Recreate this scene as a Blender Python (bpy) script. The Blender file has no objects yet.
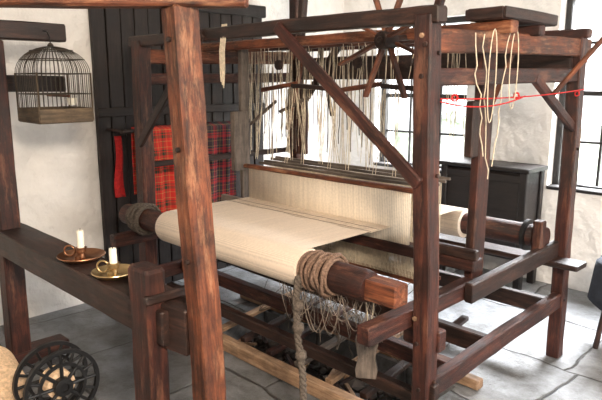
import bpy, bmesh, math, random
from mathutils import Vector, Matrix, noise
random.seed(7)
scn = bpy.context.scene
COL = scn.collection
V = Vector
# ---------------------------------------------------------------- materials
def newmat(name):
    m = bpy.data.materials.new(name); m.use_nodes = True
    nt = m.node_tree
    return m, nt, nt.nodes, nt.links, nt.nodes["Principled BSDF"]

def wood(name, dark, mid, light, rough=0.5, sc=(26,26,2.2), bump=0.35, wear=0.5, worncol=None, worn=0.0):
    m, nt, N, L, P = newmat(name)
    tc = N.new("ShaderNodeTexCoord"); oi = N.new("ShaderNodeObjectInfo")
    add = N.new("ShaderNodeVectorMath"); add.operation='ADD'
    mul = N.new("ShaderNodeMath"); mul.operation='MULTIPLY'; mul.inputs[1].default_value=13.0
    L.new(oi.outputs["Random"], mul.inputs[0])
    L.new(tc.outputs["Object"], add.inputs[0]); L.new(mul.outputs[0], add.inputs[1])
    mp = N.new("ShaderNodeMapping"); mp.inputs["Scale"].default_value = sc
    L.new(add.outputs[0], mp.inputs[0])
    n1 = N.new("ShaderNodeTexNoise"); n1.inputs["Scale"].default_value=1.9; n1.inputs["Detail"].default_value=9; n1.inputs["Roughness"].default_value=0.75
    n1.inputs["Distortion"].default_value=0.5
    L.new(mp.outputs[0], n1.inputs["Vector"])
    r = N.new("ShaderNodeValToRGB")
    e = r.color_ramp.elements
    e[0].position=0.34; e[0].color=(*dark,1); e[1].position=0.70; e[1].color=(*light,1)
    x = e.new(0.5); x.color=(*mid,1)
    L.new(n1.outputs["Fac"], r.inputs[0])
    # broad grime stains
    n2 = N.new("ShaderNodeTexNoise"); n2.inputs["Scale"].default_value=5; n2.inputs["Detail"].default_value=8; n2.inputs["Roughness"].default_value=.7
    L.new(add.outputs[0], n2.inputs["Vector"])
    r2 = N.new("ShaderNodeValToRGB"); r2.color_ramp.elements[0].position=0.40; r2.color_ramp.elements[0].color=(1-wear,1-wear,1-wear,1); r2.color_ramp.elements[1].position=0.60; r2.color_ramp.elements[1].color=(1.0,1.0,1.0,1)
    L.new(n2.outputs["Fac"], r2.inputs[0])
    mx = N.new("ShaderNodeMixRGB"); mx.blend_type='MULTIPLY'; mx.inputs[0].default_value=1
    L.new(r.outputs[0], mx.inputs[1]); L.new(r2.outputs[0], mx.inputs[2])
    out = mx
    if worncol:
        n3 = N.new("ShaderNodeTexNoise"); n3.inputs["Scale"].default_value=3.2; n3.inputs["Detail"].default_value=9; n3.inputs["Roughness"].default_value=.75
        mp3 = N.new("ShaderNodeMapping"); mp3.inputs["Scale"].default_value=(5,5,1); mp3.inputs["Location"].default_value=(5,2,9)
        L.new(add.outputs[0], mp3.inputs[0]); L.new(mp3.outputs[0], n3.inputs["Vector"])
        r3 = N.new("ShaderNodeValToRGB"); r3.color_ramp.elements[0].position=0.54; r3.color_ramp.elements[0].color=(0,0,0,1); r3.color_ramp.elements[1].position=0.64; r3.color_ramp.elements[1].color=(worn,worn,worn,1)
        L.new(n3.outputs["Fac"], r3.inputs[0])
        m3 = N.new("ShaderNodeMixRGB"); m3.inputs[2].default_value=(*worncol,1)
        L.new(r3.outputs[0], m3.inputs[0]); L.new(mx.outputs[0], m3.inputs[1]); out=m3
    L.new(out.outputs[0], P.inputs["Base Color"])
    rr = N.new("ShaderNodeMapRange"); rr.inputs[3].default_value=rough-.12; rr.inputs[4].default_value=rough+.25
    L.new(n2.outputs["Fac"], rr.inputs[0]); L.new(rr.outputs[0], P.inputs["Roughness"])
    b = N.new("ShaderNodeBump"); b.inputs["Strength"].default_value=bump; b.inputs["Distance"].default_value=0.01
    L.new(n1.outputs["Fac"], b.inputs["Height"]); L.new(b.outputs[0], P.inputs["Normal"])
    return m

def plain(name, col, rough=0.6, metal=0.0, nscale=20, var=0.25, bump=0.1):
    m, nt, N, L, P = newmat(name)
    tc = N.new("ShaderNodeTexCoord")
    n = N.new("ShaderNodeTexNoise"); n.inputs["Scale"].default_value=nscale; n.inputs["Detail"].default_value=5
    L.new(tc.outputs["Object"], n.inputs["Vector"])
    r = N.new("ShaderNodeValToRGB")
    r.color_ramp.elements[0].position=0.3; r.color_ramp.elements[1].position=0.7
    r.color_ramp.elements[0].color=(*[c*(1-var) for c in col],1); r.color_ramp.elements[1].color=(*[min(1,c*(1+var*0.6)) for c in col],1)
    L.new(n.outputs["Fac"], r.inputs[0]); L.new(r.outputs[0], P.inputs["Base Color"])
    P.inputs["Roughness"].default_value=rough; P.inputs["Metallic"].default_value=metal
    b = N.new("ShaderNodeBump"); b.inputs["Strength"].default_value=bump; b.inputs["Distance"].default_value=0.01
    L.new(n.outputs["Fac"], b.inputs["Height"]); L.new(b.outputs[0], P.inputs["Normal"])
    return m

M_red   = wood("oiled_red_wood",(0.010,0.003,0.002),(0.052,0.0125,0.008),(0.145,0.043,0.022),0.52,wear=.7,worncol=(.22,.095,.055),worn=.5,bump=.5)
M_org   = wood("worn_orange_wood",(0.032,0.009,0.004),(0.16,0.044,0.017),(0.34,0.12,0.048),0.54,wear=.72,worncol=(.42,.21,.11),worn=.55,bump=.55)
M_dark  = wood("dark_wood",(0.008,0.004,0.003),(0.024,0.010,0.007),(0.07,0.028,0.018),0.48,worncol=(.13,.058,.038),worn=.35)
M_black = wood("black_brown_boards",(0.009,0.006,0.005),(0.020,0.013,0.011),(0.042,0.027,0.022),0.55)
M_chest = wood("stained_chest_wood",(0.005,0.004,0.004),(0.012,0.008,0.007),(0.026,0.016,0.013),0.4)
M_frame = wood("window_frame_paint",(0.012,0.010,0.010),(0.018,0.015,0.014),(0.03,0.025,0.022),0.45)
M_light = wood("pale_pine",(0.20,0.11,0.06),(0.40,0.25,0.15),(0.60,0.42,0.28),0.6)
M_grey  = wood("grey_worn_wood",(0.07,0.06,0.05),(0.15,0.12,0.10),(0.27,0.22,0.18),0.6)
M_tray  = wood("cage_tray_wood",(0.05,0.035,0.02),(0.12,0.08,0.045),(0.24,0.17,0.10),0.6)
M_cord  = plain("cotton_cord",(0.66,0.57,0.43),0.9,0,60,0.3)
M_rope  = plain("hemp_rope",(0.22,0.14,0.10),0.95,0,120,0.5,0.6)
M_greyrope = plain("grey_rope",(0.13,0.105,0.085),0.95,0,120,0.5,0.6)
M_string = plain("grey_string",(0.26,0.21,0.17),0.95,0,60,0.4)
M_wax   = plain("candle_wax",(0.88,0.84,0.72),0.45,0,10,0.08)
M_brass = plain("brass",(0.62,0.46,0.24),0.3,1.0,15,0.3)
M_copper= plain("copper",(0.40,0.20,0.11),0.35,1.0,15,0.35)
M_iron  = plain("black_iron",(0.015,0.015,0.016),0.45,0.3,30,0.3)
M_wire  = plain("cage_wire",(0.07,0.055,0.04),0.5,0.4,30,0.3)
M_yarn  = plain("wound_yarn",(0.80,0.58,0.38),0.95,0,80,0.3,0.5)
M_redcl = plain("red_wool",(0.50,0.02,0.02),0.95,0,60,0.3,0.4)
M_navy  = plain("navy_cloth",(0.018,0.024,0.036),0.9,0,30,0.3,0.4)
M_rubble= plain("rubble",(0.06,0.05,0.045),0.9,0,9,0.7,0.5)

def cloth_mat(name, col, freq, axis='X', depth=0.12, bump=0.3):
    m, nt, N, L, P = newmat(name)
    tc = N.new("ShaderNodeTexCoord")
    w = N.new("ShaderNodeTexWave"); w.bands_direction=axis; w.inputs["Scale"].default_value=freq; w.inputs["Distortion"].default_value=0.4; w.inputs["Detail"].default_value=1
    L.new(tc.outputs["Object"], w.inputs["Vector"])
    n = N.new("ShaderNodeTexNoise"); n.inputs["Scale"].default_value=3.0; n.inputs["Detail"].default_value=6
    mp = N.new("ShaderNodeMapping"); mp.inputs["Scale"].default_value=(14,1,1) if axis=='X' else (1,14,1)
    L.new(tc.outputs["Object"], mp.inputs[0]); L.new(mp.outputs[0], n.inputs["Vector"])
    n4 = N.new("ShaderNodeTexNoise"); n4.inputs["Scale"].default_value=90; n4.inputs["Detail"].default_value=3
    L.new(tc.outputs["Object"], n4.inputs["Vector"])
    hh = N.new("ShaderNodeMath"); hh.operation='MULTIPLY'; L.new(n.outputs["Fac"], hh.inputs[0]); L.new(n4.outputs["Fac"], hh.inputs[1])
    mixf = N.new("ShaderNodeMath"); mixf.operation='MULTIPLY_ADD'; mixf.inputs[1].default_value=0.4; 
    L.new(w.outputs["Fac"], mixf.inputs[0]); 
    h = N.new("ShaderNodeMath"); h.operation='MULTIPLY'; h.inputs[1].default_value=1.3; L.new(hh.outputs[0], h.inputs[0]); L.new(h.outputs[0], mixf.inputs[2])
    r = N.new("ShaderNodeValToRGB"); r.color_ramp.elements[0].position=0.15; r.color_ramp.elements[1].position=0.75
    r.color_ramp.elements[0].color=(*[c*(1-depth*2.4) for c in col],1); r.color_ramp.elements[1].color=(*col,1)
    L.new(mixf.outputs[0], r.inputs[0]); L.new(r.outputs[0], P.inputs["Base Color"])
    P.inputs["Roughness"].default_value=0.85
    b = N.new("ShaderNodeBump"); b.inputs["Strength"].default_value=bump; b.inputs["Distance"].default_value=0.003
    L.new(mixf.outputs[0], b.inputs["Height"]); L.new(b.outputs[0], P.inputs["Normal"])
    return m
M_cloth = cloth_mat("woven_wool",(0.90,0.765,0.63),70,'X',0.10,.4)
M_warp  = cloth_mat("warp_threads",(0.84,0.70,0.55),38,'X',0.2,0.6)
M_reed  = cloth_mat("reed_dents",(0.92,0.81,0.66),30,'X',0.15,0.6)

def tartan(name, base, dk, acc, ku, kv):
    m, nt, N, L, P = newmat(name)
    uv = N.new("ShaderNodeUVMap"); uv.uv_map="UVMap"
    sep = N.new("ShaderNodeSeparateXYZ"); L.new(uv.outputs[0], sep.inputs[0])
    outs=[]
    for o,k in ((0,ku),(1,kv)):
        mu = N.new("ShaderNodeMath"); mu.operation='MULTIPLY'; mu.inputs[1].default_value=k
        fr = N.new("ShaderNodeMath"); fr.operation='FRACT'
        L.new(sep.outputs[o], mu.inputs[0]); L.new(mu.outputs[0], fr.inputs[0])
        r = N.new("ShaderNodeValToRGB"); r.color_ramp.interpolation='CONSTANT'
        el = r.color_ramp.elements
        stops=[(0,base),(0.22,acc),(0.25,base),(0.42,dk),(0.60,base),(0.66,dk),(0.74,base),(0.88,acc),(0.91,base)]
        el[0].position=0; el[0].color=(*base,1); el[1].position=stops[1][0]; el[1].color=(*stops[1][1],1)
        for p,c in stops[2:]:
            e=el.new(p); e.color=(*c,1)
        L.new(fr.outputs[0], r.inputs[0]); outs.append(r)
    mx=N.new("ShaderNodeMixRGB"); mx.inputs[0].default_value=0.5
    L.new(outs[0].outputs[0], mx.inputs[1]); L.new(outs[1].outputs[0], mx.inputs[2])
    L.new(mx.outputs[0], P.inputs["Base Color"]); P.inputs["Roughness"].default_value=0.95
    return m
M_tart1 = tartan("red_tartan",(0.55,0.03,0.022),(0.02,0.05,0.03),(0.50,0.36,0.12),4,9)
M_tart2 = tartan("dark_tartan",(0.030,0.022,0.03),(0.34,0.015,0.02),(0.30,0.22,0.08),4,9)

def plaster(name, col):
    m, nt, N, L, P = newmat(name)
    tc = N.new("ShaderNodeTexCoord")
    n = N.new("ShaderNodeTexNoise"); n.inputs["Scale"].default_value=2.2; n.inputs["Detail"].default_value=9; n.inputs["Roughness"].default_value=.65
    L.new(tc.outputs["Object"], n.inputs["Vector"])
    r = N.new("ShaderNodeValToRGB"); r.color_ramp.elements[0].position=0.3; r.color_ramp.elements[1].position=0.6
    r.color_ramp.elements[0].color=(*[c*0.84 for c in col],1); r.color_ramp.elements[1].color=(*col,1)
    L.new(n.outputs["Fac"], r.inputs[0]); L.new(r.outputs[0], P.inputs["Base Color"])
    P.inputs["Roughness"].default_value=0.9
    n2 = N.new("ShaderNodeTexNoise"); n2.inputs["Scale"].default_value=4.5; n2.inputs["Detail"].default_value=6
    L.new(tc.outputs["Object"], n2.inputs["Vector"])
    b = N.new("ShaderNodeBump"); b.inputs["Strength"].default_value=0.9; b.inputs["Distance"].default_value=0.08
    L.new(n2.outputs["Fac"], b.inputs["Height"]); L.new(b.outputs[0], P.inputs["Normal"])
    return m
M_wall = plaster("whitewashed_plaster",(0.93,0.91,0.88))

def flags():
    m, nt, N, L, P = newmat("slate_flagstones")
    tc = N.new("ShaderNodeTexCoord")
    nd = N.new("ShaderNodeTexNoise"); nd.inputs["Scale"].default_value=1.5; nd.inputs["Detail"].default_value=5
    L.new(tc.outputs["Object"], nd.inputs["Vector"])
    sc = N.new("ShaderNodeVectorMath"); sc.operation='SCALE'; sc.inputs[3].default_value=0.24
    L.new(nd.outputs["Color"], sc.inputs[0])
    ad = N.new("ShaderNodeVectorMath"); L.new(tc.outputs["Object"], ad.inputs[0]); L.new(sc.outputs[0], ad.inputs[1])
    br = N.new("ShaderNodeTexBrick"); br.inputs["Scale"].default_value=1.0; br.inputs["Brick Width"].default_value=0.98; br.inputs["Row Height"].default_value=0.64
    br.offset=0.37; br.squash=0.68; br.squash_frequency=2
    br.inputs["Mortar Size"].default_value=0.010; br.inputs["Mortar Smooth"].default_value=0.9
    br.inputs["Color1"].default_value=(0.14,0.148,0.155,1); br.inputs["Color2"].default_value=(0.27,0.28,0.288,1); br.inputs["Mortar"].default_value=(0.07,0.068,0.065,1)
    L.new(ad.outputs[0], br.inputs["Vector"])
    n = N.new("ShaderNodeTexNoise"); n.inputs["Scale"].default_value=3.5; n.inputs["Detail"].default_value=12; n.inputs["Roughness"].default_value=0.76
    L.new(tc.outputs["Object"], n.inputs["Vector"])
    r = N.new("ShaderNodeValToRGB"); r.color_ramp.elements[0].position=0.38; r.color_ramp.elements[1].position=0.62
    r.color_ramp.elements[0].color=(0.42,0.40,0.38,1); r.color_ramp.elements[1].color=(1.35,1.35,1.38,1)
    L.new(n.outputs["Fac"], r.inputs[0])
    mx = N.new("ShaderNodeMixRGB"); mx.blend_type='MULTIPLY'; mx.inputs[0].default_value=1
    L.new(br.outputs["Color"], mx.inputs[1]); L.new(r.outputs[0], mx.inputs[2]); L.new(mx.outputs[0], P.inputs["Base Color"])
    rr = N.new("ShaderNodeMapRange"); rr.inputs[3].default_value=.22; rr.inputs[4].default_value=.6
    L.new(n.outputs["Fac"], rr.inputs[0]); L.new(rr.outputs[0], P.inputs["Roughness"])
    b = N.new("ShaderNodeBump"); b.inputs["Strength"].default_value=0.7; b.inputs["Distance"].default_value=0.03
    hm = N.new("ShaderNodeMath"); hm.operation='SUBTRACT'; L.new(n.outputs["Fac"], hm.inputs[0]); L.new(br.outputs["Fac"], hm.inputs[1])
    L.new(hm.outputs[0], b.inputs["Height"]); L.new(b.outputs[0], P.inputs["Normal"])
    return m
M_floor = flags()

# ---------------------------------------------------------------- helpers
def empty(name, loc=(0,0,0)):
    o = bpy.data.objects.new(name, None); COL.objects.link(o); o.location=loc; o.empty_display_size=0.1
    return o
def link(o, parent, mat=None):
    COL.objects.link(o)
    if mat is not None: o.data.materials.append(mat)
    if parent is not None:
        o.parent=parent
        o.matrix_parent_inverse = Matrix.Translation(-V(parent.location))
    return o
def frame_from(p0,p1,up=(0,0,1)):
    z=(V(p1)-V(p0)); ln=z.length; z.normalize()
    ref=V(up)
    if abs(z.dot(ref))>0.95: ref=V((0,1,0))
    x=ref.cross(z).normalized(); y=z.cross(x)
    M=Matrix((x,y,z)).transposed().to_4x4(); M.translation=V(p0)
    return M,ln
def beam(parent,name,p0,p1,w,h,mat,up=(0,0,1),ch=0.006,jit=0.0018,taper=1.0):
    M,ln=frame_from(p0,p1,up)
    bm=bmesh.new(); n=max(2,int(ln/0.07)); 
    a,b=w/2,h/2; c=min(ch,a*0.5,b*0.5)
    prof=[(a,-b+c),(a,b-c),(a-c,b),(-a+c,b),(-a,b-c),(-a,-b+c),(-a+c,-b),(a-c,-b)]
    rings=[]; sd=random.random()*50
    zs=[0]+[min(c,ln*0.2)]+[ln*i/n for i in range(1,n)]+[ln-min(c,ln*0.2),ln]
    for k,z in enumerate(zs):
        s=1.0 if 0<k<len(zs)-1 else max(0.8,1-c/max(a,b)*0.8)
        t=1+(taper-1)*z/ln
        off=noise.noise_vector(V((sd,z*1.7,0)))*jit*2
        ring=[]
        for i,(x,y) in enumerate(prof):
            j=noise.noise_vector(V((sd+i*3.1,z*9,i)))*jit
            ring.append(bm.verts.new((x*s*t+off.x+j.x,y*s*t+off.y+j.y,z)))
        rings.append(ring)
    for r0,r1 in zip(rings,rings[1:]):
        for i in range(8): bm.faces.new((r0[i],r0[(i+1)%8],r1[(i+1)%8],r1[i]))
    bm.faces.new(rings[0][::-1]); bm.faces.new(rings[-1])
    me=bpy.data.meshes.new(name); bm.normal_update(); bm.to_mesh(me); bm.free()
    o=bpy.data.objects.new(name,me); o.matrix_world=M
    COL.objects.link(o); me.materials.append(mat)
    if parent is not None:
        o.parent=parent; o.matrix_parent_inverse=Matrix.Translation(-V(parent.location))
    return o
def lathe(parent,name,prof,p0,axis,mat,seg=28,smooth=True):
    M,_=frame_from(p0,V(p0)+V(axis))
    bm=bmesh.new(); rings=[]
    for r,z in prof:
        if r<1e-5: rings.append([bm.verts.new((0,0,z))])
        else: rings.append([bm.verts.new((r*math.cos(2*math.pi*i/seg),r*math.sin(2*math.pi*i/seg),z)) for i in range(seg)])
    for r0,r1 in zip(rings,rings[1:]):
        for i in range(seg):
            j=(i+1)%seg
            if len(r0)==1 and len(r1)==1: continue
            if len(r0)==1: bm.faces.new((r0[0],r1[j],r1[i]))
            elif len(r1)==1: bm.faces.new((r0[i],r0[j],r1[0]))
            else: bm.faces.new((r0[i],r0[j],r1[j],r1[i]))
    bmesh.ops.recalc_face_normals(bm,faces=bm.faces)
    me=bpy.data.meshes.new(name); bm.to_mesh(me); bm.free()
    if smooth:
        for p in me.polygons: p.use_smooth=True
        try: me.set_sharp_from_angle(angle=math.radians(35))
        except Exception: pass
    o=bpy.data.objects.new(name,me); o.matrix_world=M
    COL.objects.link(o); me.materials.append(mat)
    if parent is not None:
        o.parent=parent; o.matrix_parent_inverse=Matrix.Translation(-V(parent.location))
    return o
def rod(parent,name,p0,p1,r,mat,seg=16,r1=None):
    r1=r if r1 is None else r1; ln=(V(p1)-V(p0)).length
    e=min(r*0.15,0.004)
    return lathe(parent,name,[(0,0),(r-e,0),(r,e),(r1,ln-e),(r1-e,ln),(0,ln)],p0,V(p1)-V(p0),mat,seg)
def cords(parent,name,paths,r,mat,res=1,cyc=False,smooth=True):
    cu=bpy.data.curves.new(name,'CURVE'); cu.dimensions='3D'; cu.bevel_depth=r; cu.bevel_resolution=res; cu.resolution_u=4
    cu.use_fill_caps=True
    for pts in paths:
        s=cu.splines.new('POLY'); s.points.add(len(pts)-1)
        for i,p in enumerate(pts): s.points[i].co=(*p,1)
        s.use_cyclic_u=cyc
    o=bpy.data.objects.new(name,cu)
    return link(o,parent,mat)
def hang(p0,p1,sag,n=10,dirv=(0,0,-1)):
    p0=V(p0);p1=V(p1)
    return [p0.lerp(p1,i/n)+V(dirv)*sag*4*(i/n)*(1-i/n) for i in range(n+1)]
def wig(p0,p1,a=0.006,n=8):
    p0=V(p0);p1=V(p1);s=random.random()*90
    return [p0.lerp(p1,i/n)+(noise.noise_vector(V((s,i*0.6,0)))*a if 0<i<n else V((0,0,0))) for i in range(n+1)]
def grid(parent,name,nu,nv,f,mat,thick=0.0):
    bm=bmesh.new(); uvl=bm.loops.layers.uv.new("UVMap")
    vs=[[bm.verts.new(f(i/nu,j/nv)) for j in range(nv+1)] for i in range(nu+1)]
    for i in range(nu):
        for j in range(nv):
            fc=bm.faces.new((vs[i][j],vs[i+1][j],vs[i+1][j+1],vs[i][j+1])); fc.smooth=True
            for lp,(a,b) in zip(fc.loops,((i,j),(i+1,j),(i+1,j+1),(i,j+1))): lp[uvl].uv=(a/nu,b/nv)
    me=bpy.data.meshes.new(name); bm.to_mesh(me); bm.free()
    o=bpy.data.objects.new(name,me); link(o,parent,mat)
    if thick>0:
        s=o.modifiers.new("thickness",'SOLIDIFY'); s.thickness=thick; s.offset=0
    return o
def box(parent,name,x0,x1,y0,y1,z0,z1,mat):
    bm=bmesh.new(); bmesh.ops.create_cube(bm,size=1)
    for v in bm.verts:
        v.co=V((x0+(v.co.x+.5)*(x1-x0),y0+(v.co.y+.5)*(y1-y0),z0+(v.co.z+.5)*(z1-z0)))
    me=bpy.data.meshes.new(name); bm.to_mesh(me); bm.free()
    o=bpy.data.objects.new(name,me); return link(o,parent,mat)
def joined_boxes(name,lst,mat):
    bm=bmesh.new()
    for x0,x1,y0,y1,z0,z1 in lst:
        r=bmesh.ops.create_cube(bm,size=1)
        for v in r['verts']:
            v.co=V((x0+(v.co.x+.5)*(x1-x0),y0+(v.co.y+.5)*(y1-y0),z0+(v.co.z+.5)*(z1-z0)))
    me=bpy.data.meshes.new(name); bm.to_mesh(me); bm.free()
    o=bpy.data.objects.new(name,me); return link(o,None,mat)

# ---------------------------------------------------------------- room
XW=-3.82; YW=4.38; ZC=2.35; XE=2.2; YS=-1.5
PX0,PX1,PY0,PY1,PZ=-2.85,-1.40,1.995,2.50,-0.22     # treadle pit opening
joined_boxes("floor",[(XW-.2,PX0,YS,YW+.3,-.3,0),(PX1,XE,YS,YW+.3,-.3,0),(PX0,PX1,YS,PY0,-.3,0),(PX0,PX1,PY1,YW+.3,-.3,0),(PX0,PX1,PY0,PY1,-.3,PZ)],M_floor)
box(None,"ceiling",XW-0.2,XE,YS,YW+0.3,ZC,ZC+0.1,M_wall)
box(None,"wall_left",XW-0.2,XW,YS,YW+0.3,0,ZC,M_wall)
box(None,"wall_right",XE,XE+.2,YS,YW+0.3,0,ZC,M_wall)
box(None,"wall_front",XW-.2,XE+.2,YS-.2,YS,0,ZC,M_wall)
W1=(-3.42,-2.50,0.74,2.02); W2=(-1.80,-0.86,0.72,2.12)
joined_boxes("wall_back",[(XW,W1[0],YW,YW+.3,0,ZC),(W1[0],W1[1],YW,YW+.3,0,W1[2]),(W1[0],W1[1],YW,YW+.3,W1[3],ZC),
  (W1[1],W2[0],YW,YW+.3,0,ZC),(W2[0],W2[1],YW,YW+.3,0,W2[2]),(W2[0],W2[1],YW,YW+.3,W2[3],ZC),(W2[1],XE,YW,YW+.3,0,ZC)],M_wall)
def window(name,w,cols,rows,yf):
    e=empty(name,((w[0]+w[1])/2,yf,(w[2]+w[3])/2))
    t=0.045
    beam(e,"jamb_l",(w[0]+t/2,yf,w[2]),(w[0]+t/2,yf,w[3]),t,0.06,M_frame)
    beam(e,"jamb_r",(w[1]-t/2,yf,w[2]),(w[1]-t/2,yf,w[3]),t,0.06,M_frame)
    beam(e,"head",(w[0]+t,yf,w[3]-t/2),(w[1]-t,yf,w[3]-t/2),0.06,t,M_frame)
    beam(e,"bottom_rail",(w[0]+t,yf,w[2]+t/2),(w[1]-t,yf,w[2]+t/2),0.06,t,M_frame)
    for i in range(1,cols):
        x=w[0]+(w[1]-w[0])*i/cols
        beam(e,"muntin_v%d"%i,(x,yf,w[2]+t),(x,yf,w[3]-t),0.018,0.022,M_frame,ch=.003)
    for i in range(1,rows):
        z=w[2]+(w[3]-w[2])*i/rows
        beam(e,"muntin_h%d"%i,(w[0]+t,yf,z),(w[1]-t,yf,z),0.024,0.020 if i!=rows//2 else 0.036,M_frame,ch=.003)
    beam(e,"sill_board",(w[0]+.003,yf-0.08,w[2]+0.014),(w[1]-.003,yf-0.08,w[2]+0.014),0.12,0.026,M_frame)
window("window_1",W1,3,4,YW+0.12)
window("window_2",W2,3,4,YW+0.12)

# partition of dark boards on the left wall
part=empty("board_partition",(XW,2.6,0))
y=1.86; i=0
while y<3.32:
    w=0.105
    beam(part,"board_%d"%i,(XW+0.03,y+w/2,0.0),(XW+0.03,y+w/2,2.02),0.03+0.008*(i%2),w-0.008,M_black,ch=.004); y+=w; i+=1
beam(part,"head_rail",(XW+0.045,1.84,2.05),(XW+0.045,y+.02,2.05),0.06,0.09,M_black)
beam(part,"ledge",(XW+0.062,1.86,1.30),(XW+0.062,y,1.30),0.026,0.06,M_black)
XB=-3.54
cr_=empty("clothes_rail",(XB,2.4,1.185))
rod(cr_,"rail",(XB,1.90,1.185),(XB,2.90,1.185),.013,M_dark)
for k,yy in enumerate((1.93,2.38,2.87)):
    rod(cr_,"bracket_%d"%k,(XW+.050,yy,1.185),(XB,yy,1.185),.009,M_dark,10)
sc=empty("red_scarf",(XW+.09,1.99,1.2))
grid(sc,"cloth",4,18,lambda u,v:V((XW+.085+.008*math.sin(9*u+5*v),1.98+(u-.5)*(.05+.02*v)+.008*math.sin(6*v),1.14-.42*v)),M_redcl,.004)

# garden outside
def leafmat():
    m, nt, N, L, P = newmat("foliage")
    tc=N.new("ShaderNodeTexCoord"); v=N.new("ShaderNodeTexNoise"); v.inputs["Scale"].default_value=9; v.inputs["Detail"].default_value=6
    L.new(tc.outputs["Object"],v.inputs["Vector"]); r=N.new("ShaderNodeValToRGB")
    r.color_ramp.elements[0].position=.35; r.color_ramp.elements[1].position=.65
    r.color_ramp.elements[0].color=(0.16,0.20,0.14,1); r.color_ramp.elements[1].color=(0.50,0.54,0.46,1)
    L.new(v.outputs["Fac"],r.inputs[0]); L.new(r.outputs[0],P.inputs["Base Color"]); P.inputs["Roughness"].default_value=.8
    return m
M_leaf=leafmat()
M_grass=plain("garden_ground",(0.55,0.56,0.52),.9,0,3,.3)
box(None,"garden_ground",-12,4,YW+.35,14,-0.45,-0.35,M_grass)
hd=grid(None,"garden_hedge",90,14,lambda u,v:V((-11+14*u,7.2+.35*noise.noise(V((u*30,v*4,0)))+.25*math.sin(v*3.14)*-1,-.35+v*(1.25+.35*noise.noise(V((u*22,3,1)))) )),M_leaf,.1)

# ---------------------------------------------------------------- main loom
LM=empty("handloom",(-2.2,2.5,0))
XR,XL,YF,YB,HT=-1.195,-3.235,1.90,3.19,1.735
LX,LYY=-.040,-.028     # the old front post has settled out of plumb
def fr(z): return (XR+LX*z/HT, YF+LYY*z/HT)
beam(LM,"post_front_right",(XR,YF,0),(XR+LX,YF+LYY,HT),0.074,0.074,M_red,jit=.003)
beam(LM,"post_back_right",(XR,YB,0),(XR-.012,YB,1.72),0.07,0.07,M_red,jit=.003)
beam(LM,"post_front_left",(XL-.02,YF-.02,0),(XL,YF,HT),0.085,0.085,M_red)
beam(LM,"post_back_left",(XL,YB,0),(XL,YB,2.2),0.08,0.08,M_red)
for X,s in ((XR,"right"),(XL,"left")):
    q=(lambda z:fr(z)) if s=="right" else (lambda z:(XL,YF))
    beam(LM,"top_rail_"+s,(q(1.645)[0],q(1.645)[1]+.030,1.645),(X-.01,YB+.10,1.675),0.05,0.085,M_org,jit=.003)
    beam(LM,"second_rail_"+s,(q(1.5)[0],q(1.5)[1]+.030,1.515),(X-.01,YB+.05,1.535),0.045,0.065,M_red)
    beam(LM,"low_rail_"+s,(X,YF+.03,0.30),(X,YB-.036,0.34),0.05,0.085,M_red,jit=.003)
beam(LM,"mid_rail_left",(XL,YF+.04,1.0),(XL,YB-.04,1.0),0.03,0.035,M_dark)
beam(LM,"top_beam_front",(XL-.1,YF,1.735),(XR+LX+.06,YF+LYY,1.735),0.06,0.06,M_dark,jit=.003)
beam(LM,"rocking_tree",(XL-.05,2.36,1.715),(XR+.05,2.36,1.715),0.06,0.05,M_org)
beam(LM,"harness_beam",(XL-.02,2.62,1.715),(XR+.05,2.62,1.715),0.05,0.045,M_red)
beam(LM,"back_board",(XL+.03,YB-.05,1.59),(XR-.02,YB-.05,1.59),0.035,0.15,M_dark)
beam(LM,"top_beam_back",(XL,YB,1.735),(XR+.04,YB,1.735),0.06,0.045,M_red)
beam(LM,"hanging_back_board",(XL+.10,YB-.09,.98),(XL+.10,YB-.09,1.45),0.20,0.025,M_red)
# stays up to the ceiling
beam(LM,"ceiling_stay_1",(-2.36,2.36,1.74),(-2.30,2.36,2.349),.04,.04,M_dark)
beam(LM,"ceiling_stay_2",(-1.72,2.62,1.735),(-1.50,2.62,2.349),.04,.04,M_red)
# joint pegs
for k,(dx,z) in enumerate(((0,1.66),(0,1.52),(0,.31),(-.02,.60),(.015,1.63),(-.01,.50))):
    fx,fy=fr(z)
    rod(LM,"joint_peg_%d"%k,(fx+dx,fy-.045,z),(fx+dx,fy-.02,z),.009,M_light if k%3==0 else M_dark,10)
for k,z in enumerate((1.60,1.16,.34)):
    fx,fy=fr(z)
    rod(LM,"joint_pin_%d"%k,(fx+.03,fy+.01,z),(fx+.046,fy+.01,z),.008,M_dark,10)
    rod(LM,"joint_pin_b%d"%k,(XR+.02,YB-.01,z),(XR+.040,YB-.01,z),.008,M_dark,10)
beam(LM,"tenon_low",(XR+.02,YF,.30),(XR+.05,YF,.30),.04,.07,M_dark)
# braces
beam(LM,"brace_front_right",(-2.00,YF-.050,1.74),(XR+LX*.65,YF+LYY*.65-.050,1.13),0.026,0.052,M_red)
beam(LM,"brace_front_left",(-2.55,YF-.05,1.74),(XL+.01,YF-.05,1.13),0.026,0.055,M_dark)
beam(LM,"brace_back_left",(XL+.04,YB-.085,1.22),(-2.75,YB-.085,1.73),0.026,0.055,M_dark)
beam(LM,"brace_side_right",(XR-.01,2.70,1.52),(XR,YB-.02,1.27),0.03,0.05,M_red)
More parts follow.
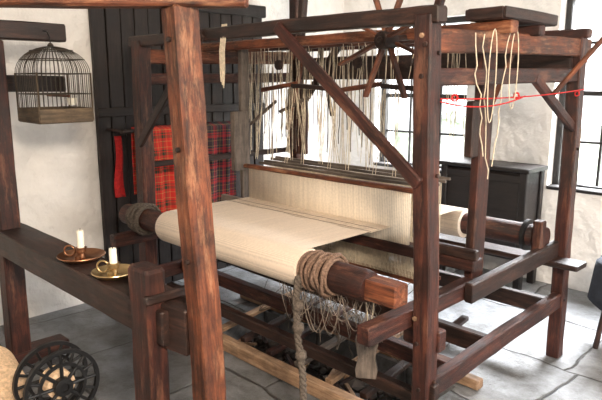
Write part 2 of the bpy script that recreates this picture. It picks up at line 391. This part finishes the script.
# cloth beam and arms
BY,BZ=1.77,0.71
for X,s in ((XR-.085,"right"),(XL+.085,"left")):
    beam(LM,"beam_arm_"+s,(X,1.60,0.59),(X,2.35,0.60),0.06,0.075,M_red,jit=.003)
beam(LM,"breast_cross_right",(XR-.13,YF+.04,0.50),(XR+.04,YF+.04,0.50),.05,.09,M_red)
lathe(LM,"cloth_beam",[(0,0),(.05,0),(.062,.008),(.063,.5),(.060,1.0),(.062,1.4),(.066,1.86),(.060,1.885),(.03,1.89),(0,1.89)],(-3.27,BY,BZ),(1,0,0),M_red,32)
beam(LM,"cloth_beam_square_end",(-1.385,BY,BZ),(-1.235,BY,BZ),0.085,0.085,M_org)
lathe(LM,"cloth_roll",[(.06,0),(.085,0.002),(.087,.01),(.088,.4),(.087,.7),(.088,1.085),(.086,1.096),(.06,1.1)],(-2.82,BY,BZ),(1,0,0),M_cloth,48)
ZP=BZ+.087
grid(LM,"woven_cloth",40,20,lambda u,v:V((-2.815+1.09*u+.01*v*(u-.5),BY+.01+.40*v,ZP+.002*math.sin(u*20)*v)),M_cloth)
grid(LM,"warp_to_reed",40,4,lambda u,v:V((-2.81+1.10*u,BY+.41+.19*v,ZP)),M_warp)
grid(LM,"warp_to_back",40,10,lambda u,v:V((-2.79+1.10*u,2.375+.62*v,ZP)),M_warp)
cords(LM,"lease_cords",[wig((-2.80,y,ZP+.002),(-1.72,y+.004,ZP+.002),.003,30) for y in (2.19,2.25)],.0009,M_rope,0)
# reed + lay
LY=2.37
grid(LM,"reed",2,2,lambda u,v:V((-2.80+1.19*u,LY-.02,.72+.26*v)),M_reed,.012)
beam(LM,"reed_cap",(-2.84,LY-.02,.992),(-1.56,LY-.02,.992),.035,.024,M_org)
beam(LM,"lay_race",(-3.02,LY,.695),(-1.25,LY,.695),.08,.055,M_red)
beam(LM,"sword_left",(-2.93,LY+.055,.66),(-2.93,LY+.055,1.73),.035,.065,M_grey)
beam(LM,"sword_left_cheek",(-2.93,LY+.01,.95),(-2.93,LY+.01,1.32),.045,.11,M_grey)
beam(LM,"sword_right",(-1.30,LY+.055,.62),(-1.30,LY+.055,1.73),.045,.10,M_red)
beam(LM,"sword_bracket",(-1.30,LY-.03,1.18),(-1.30,LY-.03,1.42),.04,.06,M_dark)
beam(LM,"shuttle_box_left",(-3.06,LY-.03,.76),(-2.86,LY-.03,.76),.03,.05,M_grey)
beam(LM,"shuttle_box_right",(-1.56,LY-.03,.745),(-1.24,LY-.03,.745),.03,.05,M_dark)
# heddles
hp=[]
for k,yy in enumerate((2.46,2.50,2.56,2.60)):
    beam(LM,"heddle_shaft_top_%d"%k,(-2.83,yy,1.00+.008*k),(-1.55,yy,1.00+.008*k),.012,.016,M_grey,ch=.003)
    beam(LM,"heddle_shaft_bottom_%d"%k,(-2.80,yy,.50),(-1.58,yy,.50),.012,.022,M_org,ch=.003)
    for i in range(130):
        x=-2.77+1.17*i/129
        hp.append([(x,yy,.51),(x+random.uniform(-.003,.003),yy+.004,.78),(x,yy,1.0)])
cords(LM,"heddles",hp,.0024,M_cord,0)
# tumbler levers + harness cords
hc=[]
for j,x in enumerate((-2.72,-2.45,-2.1,-1.78)):
    beam(LM,"tumbler_%d"%j,(x-.16,2.53,1.45+.03*(j%2)),(x+.16,2.53,1.49-.03*(j%2)),.014,.026,[M_org,M_dark][j%2],ch=.003)
    hc.append(wig((x,2.53,1.47),(x,2.60,1.70),.002))
    for k,yy in enumerate((2.46,2.50,2.56,2.60)):
        sx_=(-.15,-.05,.05,.15)[k]
        hc.append(wig((x+sx_,yy,1.02),(x+sx_*.95,2.53,1.46),.003))
        hc.append(wig((x+sx_+.02,yy,1.02),(x+sx_*.95,2.53,1.46),.003))
    lathe(LM,"pulley_%d"%j,[(0,0),(.03,0),(.024,.008),(.03,.016),(0,.016)],(x,2.52,1.60),(0,1,0),M_dark,16)
cords(LM,"harness_cords",hc,.0022,M_cord,0)
cp=[]
for i in range(74):
    x=-3.12+1.05*i/73+random.uniform(-.014,.014); z0=random.choice((1.3,1.2,1.02,1.1,1.02))+random.uniform(-.03,.03)
    cp.append(wig((x,2.62+random.uniform(-.04,.04),1.71),(x+random.uniform(-.025,.025),2.62+random.uniform(-.04,.04),z0),.008,10))
for i in range(20):
    x=random.uniform(-2.1,-1.5); z0=random.uniform(1.05,1.45)
    cp.append(wig((x,2.62,1.71),(x+random.uniform(-.02,.02),2.62,z0),.006,10))
cords(LM,"hanging_harness_ends",cp,.0019,M_cord,0)
cords(LM,"dark_harness_ends",[wig((-3.1+.045*i,2.66,1.7),(-3.1+.045*i+random.uniform(-.02,.02),2.66,random.uniform(1.0,1.3)),.008,10) for i in range(24)],.0032,M_greyrope,0)
for k,(x,z,a) in enumerate(((-2.95,1.30,.2),(-2.66,1.36,.12))):
    beam(LM,"coupler_%d"%k,(x-.13,2.60,z-a*.4),(x+.13,2.60,z+a*.4),.012,.02,M_grey,ch=.003)
beam(LM,"hanging_lever_l",(-2.62,2.66,1.70),(-2.78,2.66,1.20),.016,.028,M_org,ch=.003)
beam(LM,"hanging_lever_m",(-2.50,2.66,1.70),(-2.40,2.66,1.30),.014,.024,M_dark,ch=.003)
beam(LM,"hanging_lever_r",(-1.30,2.72,1.70),(-1.42,2.66,1.30),.014,.024,M_org,ch=.003)
# hank of white cord over the front beam
cl=[]
for k in range(3):
    x=-2.41+.009*k
    cl.append([V((x,YF-.034,1.775)),V((x-.004,YF-.05,1.65)),V((x-.003,YF-.05,1.54)),V((x+.001,YF-.05,1.50-.015*k))])
    cl.append([V((x+.018,YF-.034,1.775)),V((x+.017,YF-.052,1.65)),V((x+.014,YF-.05,1.56)),V((x+.003,YF-.05,1.50-.015*k))])
cords(LM,"cord_hank",cl,.0024,M_cord,1)
# right cords
rc=[]
for (x,y0,z0,y1,z1) in ((XR+.02,2.10,1.68,2.25,1.20),(XR+.02,2.17,1.68,2.30,1.10),(XR+.02,2.38,1.70,2.33,1.15)):
    rc.append(wig((x,y0,z0),(x-.02,y1,z1),.02,12)); 
cords(LM,"side_cords",rc,.0025,M_cord,1)
cords(LM,"side_loop",[[V((XR+.035,2.40+.035*math.sin(t*6.283/24),1.55+.16*math.cos(t*6.283/24))) for t in range(24)],[V((XR+.035,2.22+.03*math.sin(t*6.283/24),1.52+.18*math.cos(t*6.283/24))) for t in range(24)]],.0024,M_cord,1,True)
cords(LM,"red_line",[hang((XR+.02,YF-.02,1.44),(XR+.045,YB,1.465),.015,18),hang((XR+.02,YF-.02,1.43),(XR+.045,2.5,1.44),.03,12)],.003,M_redcl,1)
cords(LM,"red_knots",[[V((XR+.035+.008*math.cos(a),yy+.010*math.sin(a*1.3),1.443+.012*math.sin(a))) for a in [k*.7 for k in range(14)]] for yy in (1.95,2.44,3.1)],.003,M_redcl,1)
# back beams
lathe(LM,"warp_beam",[(0,0),(.055,0),(.06,.006),(.06,1.98),(.055,1.99),(0,1.99)],(-3.22,3.04,.70),(1,0,0),M_red,24)
lathe(LM,"warp_roll",[(.06,0),(.085,0.002),(.085,1.1),(.06,1.102)],(-2.80,3.04,.70),(1,0,0),M_cloth,32)
lathe(LM,"warp_beam_ratchet",[(.06,0),(.085,0),(.085,.02),(.06,.02)],(-1.34,3.04,.70),(1,0,0),M_iron,16)
beam(LM,"back_cross_plank",(XL-.05,3.10,.565),(-1.06,3.10,.565),.14,.028,M_dark)
beam(LM,"mid_side_rail",(XR-.03,2.25,.60),(XR-.03,YB-.03,.62),.04,.09,M_dark)
beam(LM,"beam_bracket_back",(XR-.05,2.98,.60),(XR-.05,2.98,.80),.05,.06,M_red)
# under carriage
beam(LM,"low_cross_1",(XL+.03,2.12,.32),(XR-.02,2.12,.30),.06,.07,M_red)
beam(LM,"low_cross_2",(XL+.03,2.42,.33),(XR-.02,2.42,.31),.05,.09,M_dark)
beam(LM,"low_cross_3",(XL+.03,2.0,.20),(XR-.02,2.0,.18),.05,.06,M_dark)
beam(LM,"back_low_cross",(XL+.03,YB-.06,.30),(XR-.02,YB-.06,.30),.05,.09,M_dark)
beam(LM,"front_sill",(XL+.05,1.945,.04),(XR-.04,1.945,.04),.06,.07,M_light)
beam(LM,"pit_edge_back",(XL+.1,2.55,.03),(XR-.1,2.55,.03),.06,.05,M_light)
for i in range(6):
    x=-2.75+i*.22
    beam(LM,"treadle_%d"%i,(x+.04,2.02,.045+.01*(i%2)),(x-.02,3.05,.13),.045,.028,[M_light,M_dark,M_red,M_grey][i%4],ch=.004)
tc_=[]
for i in range(22):
    x=-2.7+i*.052
    tc_.append(wig((x,2.50,.50),(-2.70+.22*(i%6)+.03,2.3,.10),.012,10))
cords(LM,"treadle_cords",tc_,.0016,M_greyrope,0)
# strings hanging below the beam
st=[]
for i in range(44):
    x=-1.90+i*.0125
    st.append(wig((x,BY+random.uniform(-.05,.05),BZ-.055),(x+random.uniform(-.04,.04),BY+random.uniform(-.03,.10),random.uniform(.34,.54)),.02,12))
cords(LM,"beam_strings",st,.0017,M_greyrope,0)
st=[]
for i in range(12):
    x=random.uniform(-1.9,-1.5)
    st.append(hang((x,BY-.03,BZ-.06),(x+random.uniform(.05,.2),BY,BZ-.06),random.uniform(.08,.22),14))
cords(LM,"beam_string_loops",st,.0017,M_string,0)
# ropes round the beam
def helix(x0,x1,turns,r,cy,cz,n=20,wob=.004):
    N_=int(turns*n); return [V((x0+(x1-x0)*i/N_+wob*noise.noise(V((i*.13,1,2))),cy+(r+wob*noise.noise(V((i*.37,5,2))))*math.cos(2*math.pi*i/n),cz+(r+wob*noise.noise(V((i*.37,5,2))))*math.sin(2*math.pi*i/n))) for i in range(N_+1)]
cords(LM,"rope_coil_right",[helix(-1.73,-1.55,8,.072,BY,BZ,20,.006),helix(-1.56,-1.70,5,.084,BY,BZ,20,.02)],.0075,M_rope,2)
cords(LM,"rope_coil_left",[helix(-3.16,-3.02,7,.073,BY,BZ),helix(-3.02,-3.12,4,.085,BY,BZ,20,.014)],.0085,M_greyrope,2)
# thick twisted hanging rope
pth=[V((-1.70,BY-.085,.70)),V((-1.70,BY-.10,.60)),V((-1.69,BY-.10,.44)),V((-1.665,BY-.095,.28)),V((-1.665,BY-.09,.14)),V((-1.65,BY-.09,.03))]
def sub(p,n):
    out=[]
    for a,b in zip(p,p[1:]):
        out+= [a.lerp(b,i/n) for i in range(n)]
    return out+[p[-1]]
sp=sub(pth,14)
cords(LM,"thick_rope",[[q+V((.009*math.cos(i*.8+ph),.009*math.sin(i*.8+ph),0)) for i,q in enumerate(sp)] for ph in (0,2.1,4.2)],.0085,M_greyrope,2)
for k,z in enumerate((.58,.48,.36,.12)):
    lathe(LM,"rope_knot_%d"%k,[(0,-.024),(.020,-.018),(.026,0),(.018,.02),(0,.026)],(-1.685+.015*(z<.4),BY-.10,z),(0.3,.2,1),M_greyrope,12)
# wooden paddle weight
bm=bmesh.new(); pts=[]
for a in range(0,181,15): pts.append((.042*math.cos(math.radians(a)),.12+.04*math.sin(math.radians(a))))
pts+=[(-.03,.05),(-.04,0),(-.035,-.03),(.035,-.03),(.04,0),(.03,.05)]
vs=[bm.verts.new((x*1.15,0,z*1.1)) for x,z in pts]; f=bm.faces.new(vs)
r=bmesh.ops.extrude_face_region(bm,geom=[f]); bmesh.ops.translate(bm,verts=[g for g in r['geom'] if isinstance(g,bmesh.types.BMVert)],vec=(0,.028,0))
bmesh.ops.recalc_face_normals(bm,faces=bm.faces)
me=bpy.data.meshes.new("weight_paddle"); bm.to_mesh(me); bm.free(); o=bpy.data.objects.new("weight_paddle",me); o.matrix_world=Matrix.Translation((-1.42,1.80,.33))@Matrix.Rotation(math.radians(35),4,'Z'); COL.objects.link(o); me.materials.append(M_grey); o.parent=LM; o.matrix_parent_inverse=Matrix.Translation(-V(LM.location))
cords(LM,"paddle_cord",[wig((-1.43,1.80,.66),(-1.42,1.81,.50),.003,5),wig((-1.415,1.84,.66),(-1.42,1.82,.50),.003,5)],.003,M_cord,1)
# spoked yarn reel near the top of the loom
RX,RY,RZ=-1.66,2.17,1.68
for k in range(4):
    a=math.radians(22+45*k); d=V((math.cos(a),0,math.sin(a)))*.27
    beam(LM,"reel_arm_%d"%k,V((RX,RY+.018*k,RZ))-d,V((RX,RY+.018*k,RZ))+d,.014,.034,M_org,up=(0,1,0),ch=.003)
rod(LM,"reel_axle",(RX,RY-.03,RZ),(RX,2.36,RZ+.02),.014,M_dark)
lathe(LM,"reel_hub",[(0,0),(.035,0),(.04,.01),(.04,.08),(.035,.09),(0,.09)],(RX,RY-.02,RZ),(0,1,0),M_dark,18)
rod(LM,"side_pole",(-1.18,2.86,1.44),(-.93,2.97,1.80),.012,M_org)

# rubble in the treadle pit
pit=empty("pit_rubble",((PX0+PX1)/2,(PY0+PY1)/2,PZ))
bm=bmesh.new()
for i in range(170):
    r_=bmesh.ops.create_icosphere(bm,subdivisions=1,radius=1)
    s=random.uniform(.018,.05); px=random.uniform(PX0+.06,PX1-.06); py=random.uniform(PY0+.06,PY1-.06)
    pz=PZ+random.uniform(.01,.09); sx_,sy_,sz_=s*random.uniform(.7,1.5),s*random.uniform(.7,1.3),s*random.uniform(.5,.9)
    for v in r_['verts']:
        q=v.co*(1+.25*noise.noise(v.co*2+V((i,0,0)))); v.co=V((px+q.x*sx_,py+q.y*sy_,max(PZ,pz+q.z*sz_)))
me=bpy.data.meshes.new("stones"); bm.to_mesh(me); bm.free(); link(bpy.data.objects.new("stones",me),pit,M_rubble)
for i in range(24):
    x=random.uniform(PX0+.1,PX1-.1); y=random.uniform(PY0+.08,PY1-.08); a=random.uniform(0,3.14); l=random.uniform(.08,.16)
    beam(pit,"scrap_%d"%i,(x-l*math.cos(a)*.5,y-l*math.sin(a)*.4,PZ+.11),(x+l*math.cos(a)*.5,y+l*math.sin(a)*.4,PZ+.14),.022,.012,random.choice([M_dark,M_grey,M_light,M_red]),ch=.002)

# tray of shuttles on top of the side rail
cr=empty("shuttle_tray",(XR-.0,2.6,1.8))
zt=1.745
for nm,a,b,w,h in (("side_a",(XR-.14,2.30,zt+.025),(XR-.14,2.80,zt+.025),.012,.045),("side_b",(XR+.03,2.30,zt+.025),(XR+.03,2.80,zt+.025),.012,.045),
                  ("end_a",(XR-.13,2.30,zt+.025),(XR+.025,2.30,zt+.025),.012,.045),("end_b",(XR-.13,2.80,zt+.025),(XR+.025,2.80,zt+.025),.012,.045)):
    beam(cr,nm,a,b,w,h,M_dark,ch=.003)
beam(cr,"bottom",(XR-.055,2.30,zt+.006),(XR-.055,2.80,zt+.006),.16,.01,M_dark,ch=.003)
for k in range(3):
    beam(cr,"stick_%d"%k,(XR-.10+.05*k,2.33,zt+.03),(XR-.09+.04*k,2.78,zt+.03),.018,.018,[M_red,M_org,M_dark][k],ch=.003)

# tartan blankets over the clothes rail
def blanket(name,y0,y1,mat,zt,l1,l2,seed):
    e=empty(name,(XB,(y0+y1)/2,zt))
    def f(u,v):
        s=v*(l1+l2); y=y0+(y1-y0)*u
        fold=.014*math.sin(u*17+seed)+.006*math.sin(u*41+seed)
        if s<l1:
            d=l1-s; return V((XB+.022+fold*min(1,d*5)+.02*d,y+.02*math.sin(seed+d*3),zt-d))
        d=s-l1
        return V((XB-.022-fold*.6*min(1,d*5),y,zt-d))
    grid(e,"cloth",40,40,f,mat,.006)
    return e
blanket("tartan_blanket",1.99,2.30,M_tart1,1.21,.60,.45,0.3)
blanket("tartan_blanket",2.48,2.82,M_tart2,1.21,.60,.40,2.1)

# ---------------------------------------------------------------- foreground frame with candle shelf
FF=empty("yarn_winding_frame",(-2.3,1.05,0))
beam(FF,"main_post",(-1.485,1.085,0),(-1.53,1.03,1.715),0.078,0.085,M_org,jit=.004)
def DL(D,L,z): return V((.7071*(L-D),.7071*(L+D),z))
beam(FF,"top_beam",DL(1.81,-1.35,1.765),DL(1.81,-.155,1.765),.09,.10,M_org,jit=.003)
beam(FF,"left_post",(-3.2,1.05,0),(-3.2,1.05,1.70),.10,.10,M_red)
beam(FF,"left_top_rail",(-3.2,.5,1.75),(-3.2,1.42,1.75),.08,.09,M_dark)
beam(FF,"left_second_rail",(-3.275,.6,1.49),(-3.275,1.44,1.49),.035,.085,M_dark)
beam(FF,"shelf_beam",(-3.4,1.06,.700),(-1.62,1.06,.700),.17,.12,M_dark,jit=.003)
beam(FF,"stub_post",(-1.725,.985,0),(-1.725,.985,.895),.13,.075,M_red,ch=.012,jit=.004)
beam(FF,"stub_block",(-1.68,1.04,.70),(-1.55,1.06,.70),.09,.16,M_dark)
beam(FF,"low_tie",(-1.68,1.02,.25),(-1.52,1.06,.25),.07,.12,M_red)
beam(FF,"foot",(-1.60,.55,.04),(-1.60,1.35,.04),.10,.08,M_red)
beam(FF,"left_foot",(-3.2,.95,.04),(-3.2,1.3,.04),.12,.08,M_red)
beam(FF,"peg",(-1.66,.94,.80),(-1.66,1.12,.80),.03,.03,M_dark)
for k,z in enumerate((1.62,1.30,.95)):
    rod(FF,"post_peg_%d"%k,(-1.485-.045*z/1.7,1.085-.055*z/1.7-.05,z),(-1.485-.045*z/1.7,1.085-.055*z/1.7-.03,z),.008,M_dark,10)

# candle holders
def chamberstick(name,x,y,z,R,mat,lean,h):
    e=empty(name,(x,y,z))
    lathe(e,"dish",[(0,0),(R*.62,0),(R*.78,.006),(R*.96,.018),(R,.022),(R*.985,.025),(R*.93,.021),(R*.75,.010),(R*.6,.005),(0.026,.006),(.017,.012),(.015,.03),(.021,.036),(.021,.050),(.025,.054),(.0185,.056),(.016,.045),(0,.045)],(x,y,z),(0,0,1),mat,36)
    lathe(e,"candle",[(0,0),(.0145,0),(.0145,h),(.012,h+.006),(.004,h+.003),(0,h+.002)],(x,y,z+.047),(lean,0,1),M_wax,16)
    cords(e,"wick",[[V((x+lean*h,y,z+.047+h)),V((x+lean*h+.001,y,z+.055+h)),V((x+lean*h+.004,y,z+.062+h))]],.0015,M_iron,1)
    c=V((x-.35*R,y-.35*R,z+.040))
    dx=V((-.707,-.707,0))
    cords(e,"handle_ring",[[c+dx*.022*math.cos(t*6.283/20)+V((0,0,.022*math.sin(t*6.283/20))) for t in range(20)]],.004,mat,2,True)
    rod(e,"thumb_socket",(x+.03,y-.03,z+.006),(x+.03,y-.03,z+.03),.012,mat)
    return e
chamberstick("candle_holder",-2.37,1.06,.7625,.098,M_copper,.02,.075)
chamberstick("candle_holder",-2.07,1.05,.7625,.085,M_brass,-.03,.06)

# birdcage
cx,cy=-3.085,1.30; hw=.135; z0=1.30; zb=1.54; zt=1.675
BC=empty("birdcage",(cx,cy,1.3))
for nm,a,b in (("tray_front",(cx-hw,cy-hw),(cx+hw,cy-hw)),("tray_back",(cx-hw,cy+hw),(cx+hw,cy+hw)),("tray_left",(cx-hw,cy-hw),(cx-hw,cy+hw)),("tray_right",(cx+hw,cy-hw),(cx+hw,cy+hw))):
    beam(BC,nm,(*a,z0+.035),(*b,z0+.035),.012,.07,M_tray,ch=.003)
beam(BC,"tray_bottom",(cx,cy-hw,z0+.004),(cx,cy+hw,z0+.004),2*hw,.008,M_tray,ch=.002)
wr=[]; n=12
def dome(px,py):
    out=[V((px,py,z0+.06)),V((px,py,zb))]
    for k in range(1,9):
        a=k/8*math.pi/2; s=math.cos(a)
        out.append(V((cx+(px-cx)*max(s,.06),cy+(py-cy)*max(s,.06),zb+(zt-zb)*math.sin(a))))
    return out
for i in range(n+1):
    t=-hw+2*hw*i/n
    for p in ((cx+t,cy-hw),(cx+t,cy+hw),(cx-hw,cy+t),(cx+hw,cy+t)): wr.append(dome(*p))
cords(BC,"wires",wr,.0019,M_wire,0)
hz=[]
for z,s in ((z0+.14,1),(zb,1),(zb+.07,.86),(zb+.115,.57)):
    h=hw*s; hz.append([V((cx-h,cy-h,z)),V((cx+h,cy-h,z)),V((cx+h,cy+h,z)),V((cx-h,cy+h,z))])
cords(BC,"hoops",hz,.003,M_wire,1,True)
for k,(a,b) in enumerate(((1,1),(1,-1),(-1,1),(-1,-1))):
    rod(BC,"corner_%d"%k,(cx+a*hw,cy+b*hw,z0+.06),(cx+a*hw,cy+b*hw,zb+.004),.005,M_tray,8)
rod(BC,"perch",(cx-hw,cy+.02,z0+.13),(cx+hw,cy+.02,z0+.13),.006,M_org)
lathe(BC,"seed_cup",[(0,0),(.02,0),(.026,.035),(.023,.035),(.018,.004),(0,.004)],(cx+.09,cy+.05,z0+.085),(0,0,1),M_wax,16)
lathe(BC,"finial",[(0,0),(.012,0),(.016,.01),(.008,.02),(0,.022)],(cx,cy,zt-.004),(0,0,1),M_wire,12)
cords(BC,"hanging_hook",[[V((cx,cy,zt+.015)),V((cx,cy,zt+.04)),V((cx-.03,cy,zt+.075)),V((cx-.072,cy,zt+.08))]],.003,M_iron,1)

# spools
def spool(name,x0,x1,y,R,ry,yarnmat):
    e=empty(name,((x0+x1)/2,y,R))
    for k,x in enumerate((x0,x1)):
        lathe(e,"rim_%d"%k,[(R*.90,-.009),(R,-.009),(R,.009),(R*.90,.009),(R*.90,-.009)],(x,y,R),(1,0,0),M_iron,40)
        lathe(e,"inner_ring_%d"%k,[(R*.56,-.006),(R*.64,-.006),(R*.64,.006),(R*.56,.006),(R*.56,-.006)],(x,y,R),(1,0,0),M_iron,32)
        lathe(e,"hub_%d"%k,[(0,-.02),(R*.24,-.02),(R*.26,0),(R*.24,.02),(R*.12,.022),(R*.12,.012),(0,.012)],(x,y,R),(1,0,0),M_iron,24)
        for j in range(16):
            a=2*math.pi*j/16; d=V((0,math.cos(a),math.sin(a)))
            rod(e,"spoke_o%d_%d"%(k,j),V((x,y,R))+d*R*.62,V((x,y,R))+d*R*.92,R*.042,M_iron,8)
            if j%2==0: rod(e,"spoke_i%d_%d"%(k,j),V((x,y,R))+d*R*.22,V((x,y,R))+d*R*.58,R*.05,M_iron,8)
    L_=x1-x0
    prof=[(0,.01),(ry*.9,.012)]
    m=int(L_/.007)
    for i in range(m+1):
        prof.append((ry+(.003 if i%2 else 0),.014+(L_-.028)*i/m))
    prof.append((0,L_-.01))
    lathe(e,"yarn",prof,(x0,y,R),(1,0,0),yarnmat,32)
    return e
spool("yarn_bobbin",-2.60,-2.48,.98,.17,.06,M_yarn)
spool("yarn_bobbin",-3.12,-3.02,.77,.15,.07,M_yarn)
cn=empty("yarn_cone",(-2.82,.79,.14))
pr=[(0,0),(.06,0),(.105,.01)]
for i in range(34): pr.append((.140-.001*i+(.003 if i%2 else 0),.015+.24*i/33))
pr+=[(.05,.26),(.02,.262),(.018,.27),(0,.27)]
lathe(cn,"wound_yarn",pr,(-2.92,.79,.144),(1,0,0),M_yarn,32)

# dark cabinet at the back wall
cb=empty("wooden_chest",(-2.15,4.18,0))
cx0,cx1,cy0,cy1=-2.50,-1.80,4.04,4.34
beam(cb,"top",((cx0+cx1)/2-.37,(cy0+cy1)/2-.01,.885),((cx0+cx1)/2+.37,(cy0+cy1)/2-.01,.885),.33,.03,M_chest)
for nm,x,y in (("leg_1",cx0+.03,cy0+.03),("leg_2",cx1-.03,cy0+.03),("leg_3",cx0+.03,cy1-.03),("leg_4",cx1-.03,cy1-.03)):
    beam(cb,nm,(x,y,0),(x,y,.87),.055,.055,M_chest)
beam(cb,"body_back",(cx0+.05,cy1-.03,.50),(cx1-.05,cy1-.03,.50),.02,.72,M_chest)
beam(cb,"side_l",(cx0+.03,cy0+.05,.50),(cx0+.03,cy1-.05,.50),.02,.72,M_chest)
beam(cb,"side_r",(cx1-.03,cy0+.05,.50),(cx1-.03,cy1-.05,.50),.02,.72,M_chest)
beam(cb,"front_panel",(cx0+.05,cy0+.03,.54),(cx1-.05,cy0+.03,.54),.02,.64,M_chest)
beam(cb,"front_rail",(cx0+.05,cy0+.018,.82),(cx1-.05,cy0+.018,.82),.02,.06,M_chest)

# stool with dark coat at right
stl=empty("wooden_stool",(-.98,3.56,0))
sx,sy=-.96,3.56
lathe(stl,"seat",[(0,.0),(.14,0),(.155,.01),(.155,.028),(.14,.035),(0,.035)],(sx,sy,.44),(0,0,1),M_dark,28)
for k in range(4):
    a=math.pi/4+k*math.pi/2
    rod(stl,"leg_%d"%k,(sx+.15*math.cos(a),sy+.15*math.sin(a),0),(sx+.09*math.cos(a),sy+.09*math.sin(a),.445),.016,M_dark,12,.013)
ct=empty("folded_coat",(sx,sy,.48))
def coat(u,v):
    a=u*2*math.pi
    f=.02*math.sin(a*5+1)*max(0,v-.5)*2
    if v<.8: r=v/.8*.17; z=.535-.03*(v/.8)**2+.02*noise.noise(V((a,v*4,1)))
    else: r=.17+.02*(v-.8)/.2; z=.505-(v-.8)/.2*(.24+.04*math.sin(a*3))
    r+=f
    return V((sx+r*math.cos(a),sy+r*math.sin(a),z))
grid(ct,"cloth",48,24,coat,M_navy,.008)

# ---------------------------------------------------------------- lights
def area(name,loc,tgt,sx,sy,en,col):
    l=bpy.data.lights.new(name,'AREA'); l.shape='RECTANGLE'; l.size=sx; l.size_y=sy; l.energy=en; l.color=col
    o=bpy.data.objects.new(name,l); COL.objects.link(o); o.location=loc
    o.rotation_euler=(V(tgt)-V(loc)).to_track_quat('-Z','Y').to_euler(); return o
area("skylight_window_1",(-3.0,5.6,3.0),(-2.6,2.5,.3),1.6,1.2,900,(.93,.96,1))
area("skylight_window_2",(-1.3,5.6,3.0),(-1.4,2.5,.3),1.6,1.2,1300,(.93,.96,1))
area("warm_front_fill",(0.7,0.1,2.2),(-1.9,1.9,.7),.5,.4,135,(1,.83,.66))  # added warm fill, high beside the camera; not a fixture of the room
area("right_side_fill",(2.1,2.6,1.5),(-2.2,2.2,.8),1.1,1.1,75,(1,.98,.95))  # added soft fill in front of the right wall, which has no window
w=bpy.data.worlds.new("overcast_sky"); scn.world=w; w.use_nodes=True
bg=w.node_tree.nodes["Background"]; bg.inputs[0].default_value=(.98,.99,1,1); bg.inputs[1].default_value=3.4
scn.view_settings.view_transform='Standard'
scn.view_settings.exposure=0.1
# ---------------------------------------------------------------- camera
cam=bpy.data.cameras.new("camera"); co=bpy.data.objects.new("camera",cam); COL.objects.link(co)
cam.sensor_width=36; cam.lens=35.7; cam.clip_start=.05
co.location=(0,0,1.5); co.rotation_euler=(math.radians(90-11.2),0,math.radians(45))
scn.camera=co
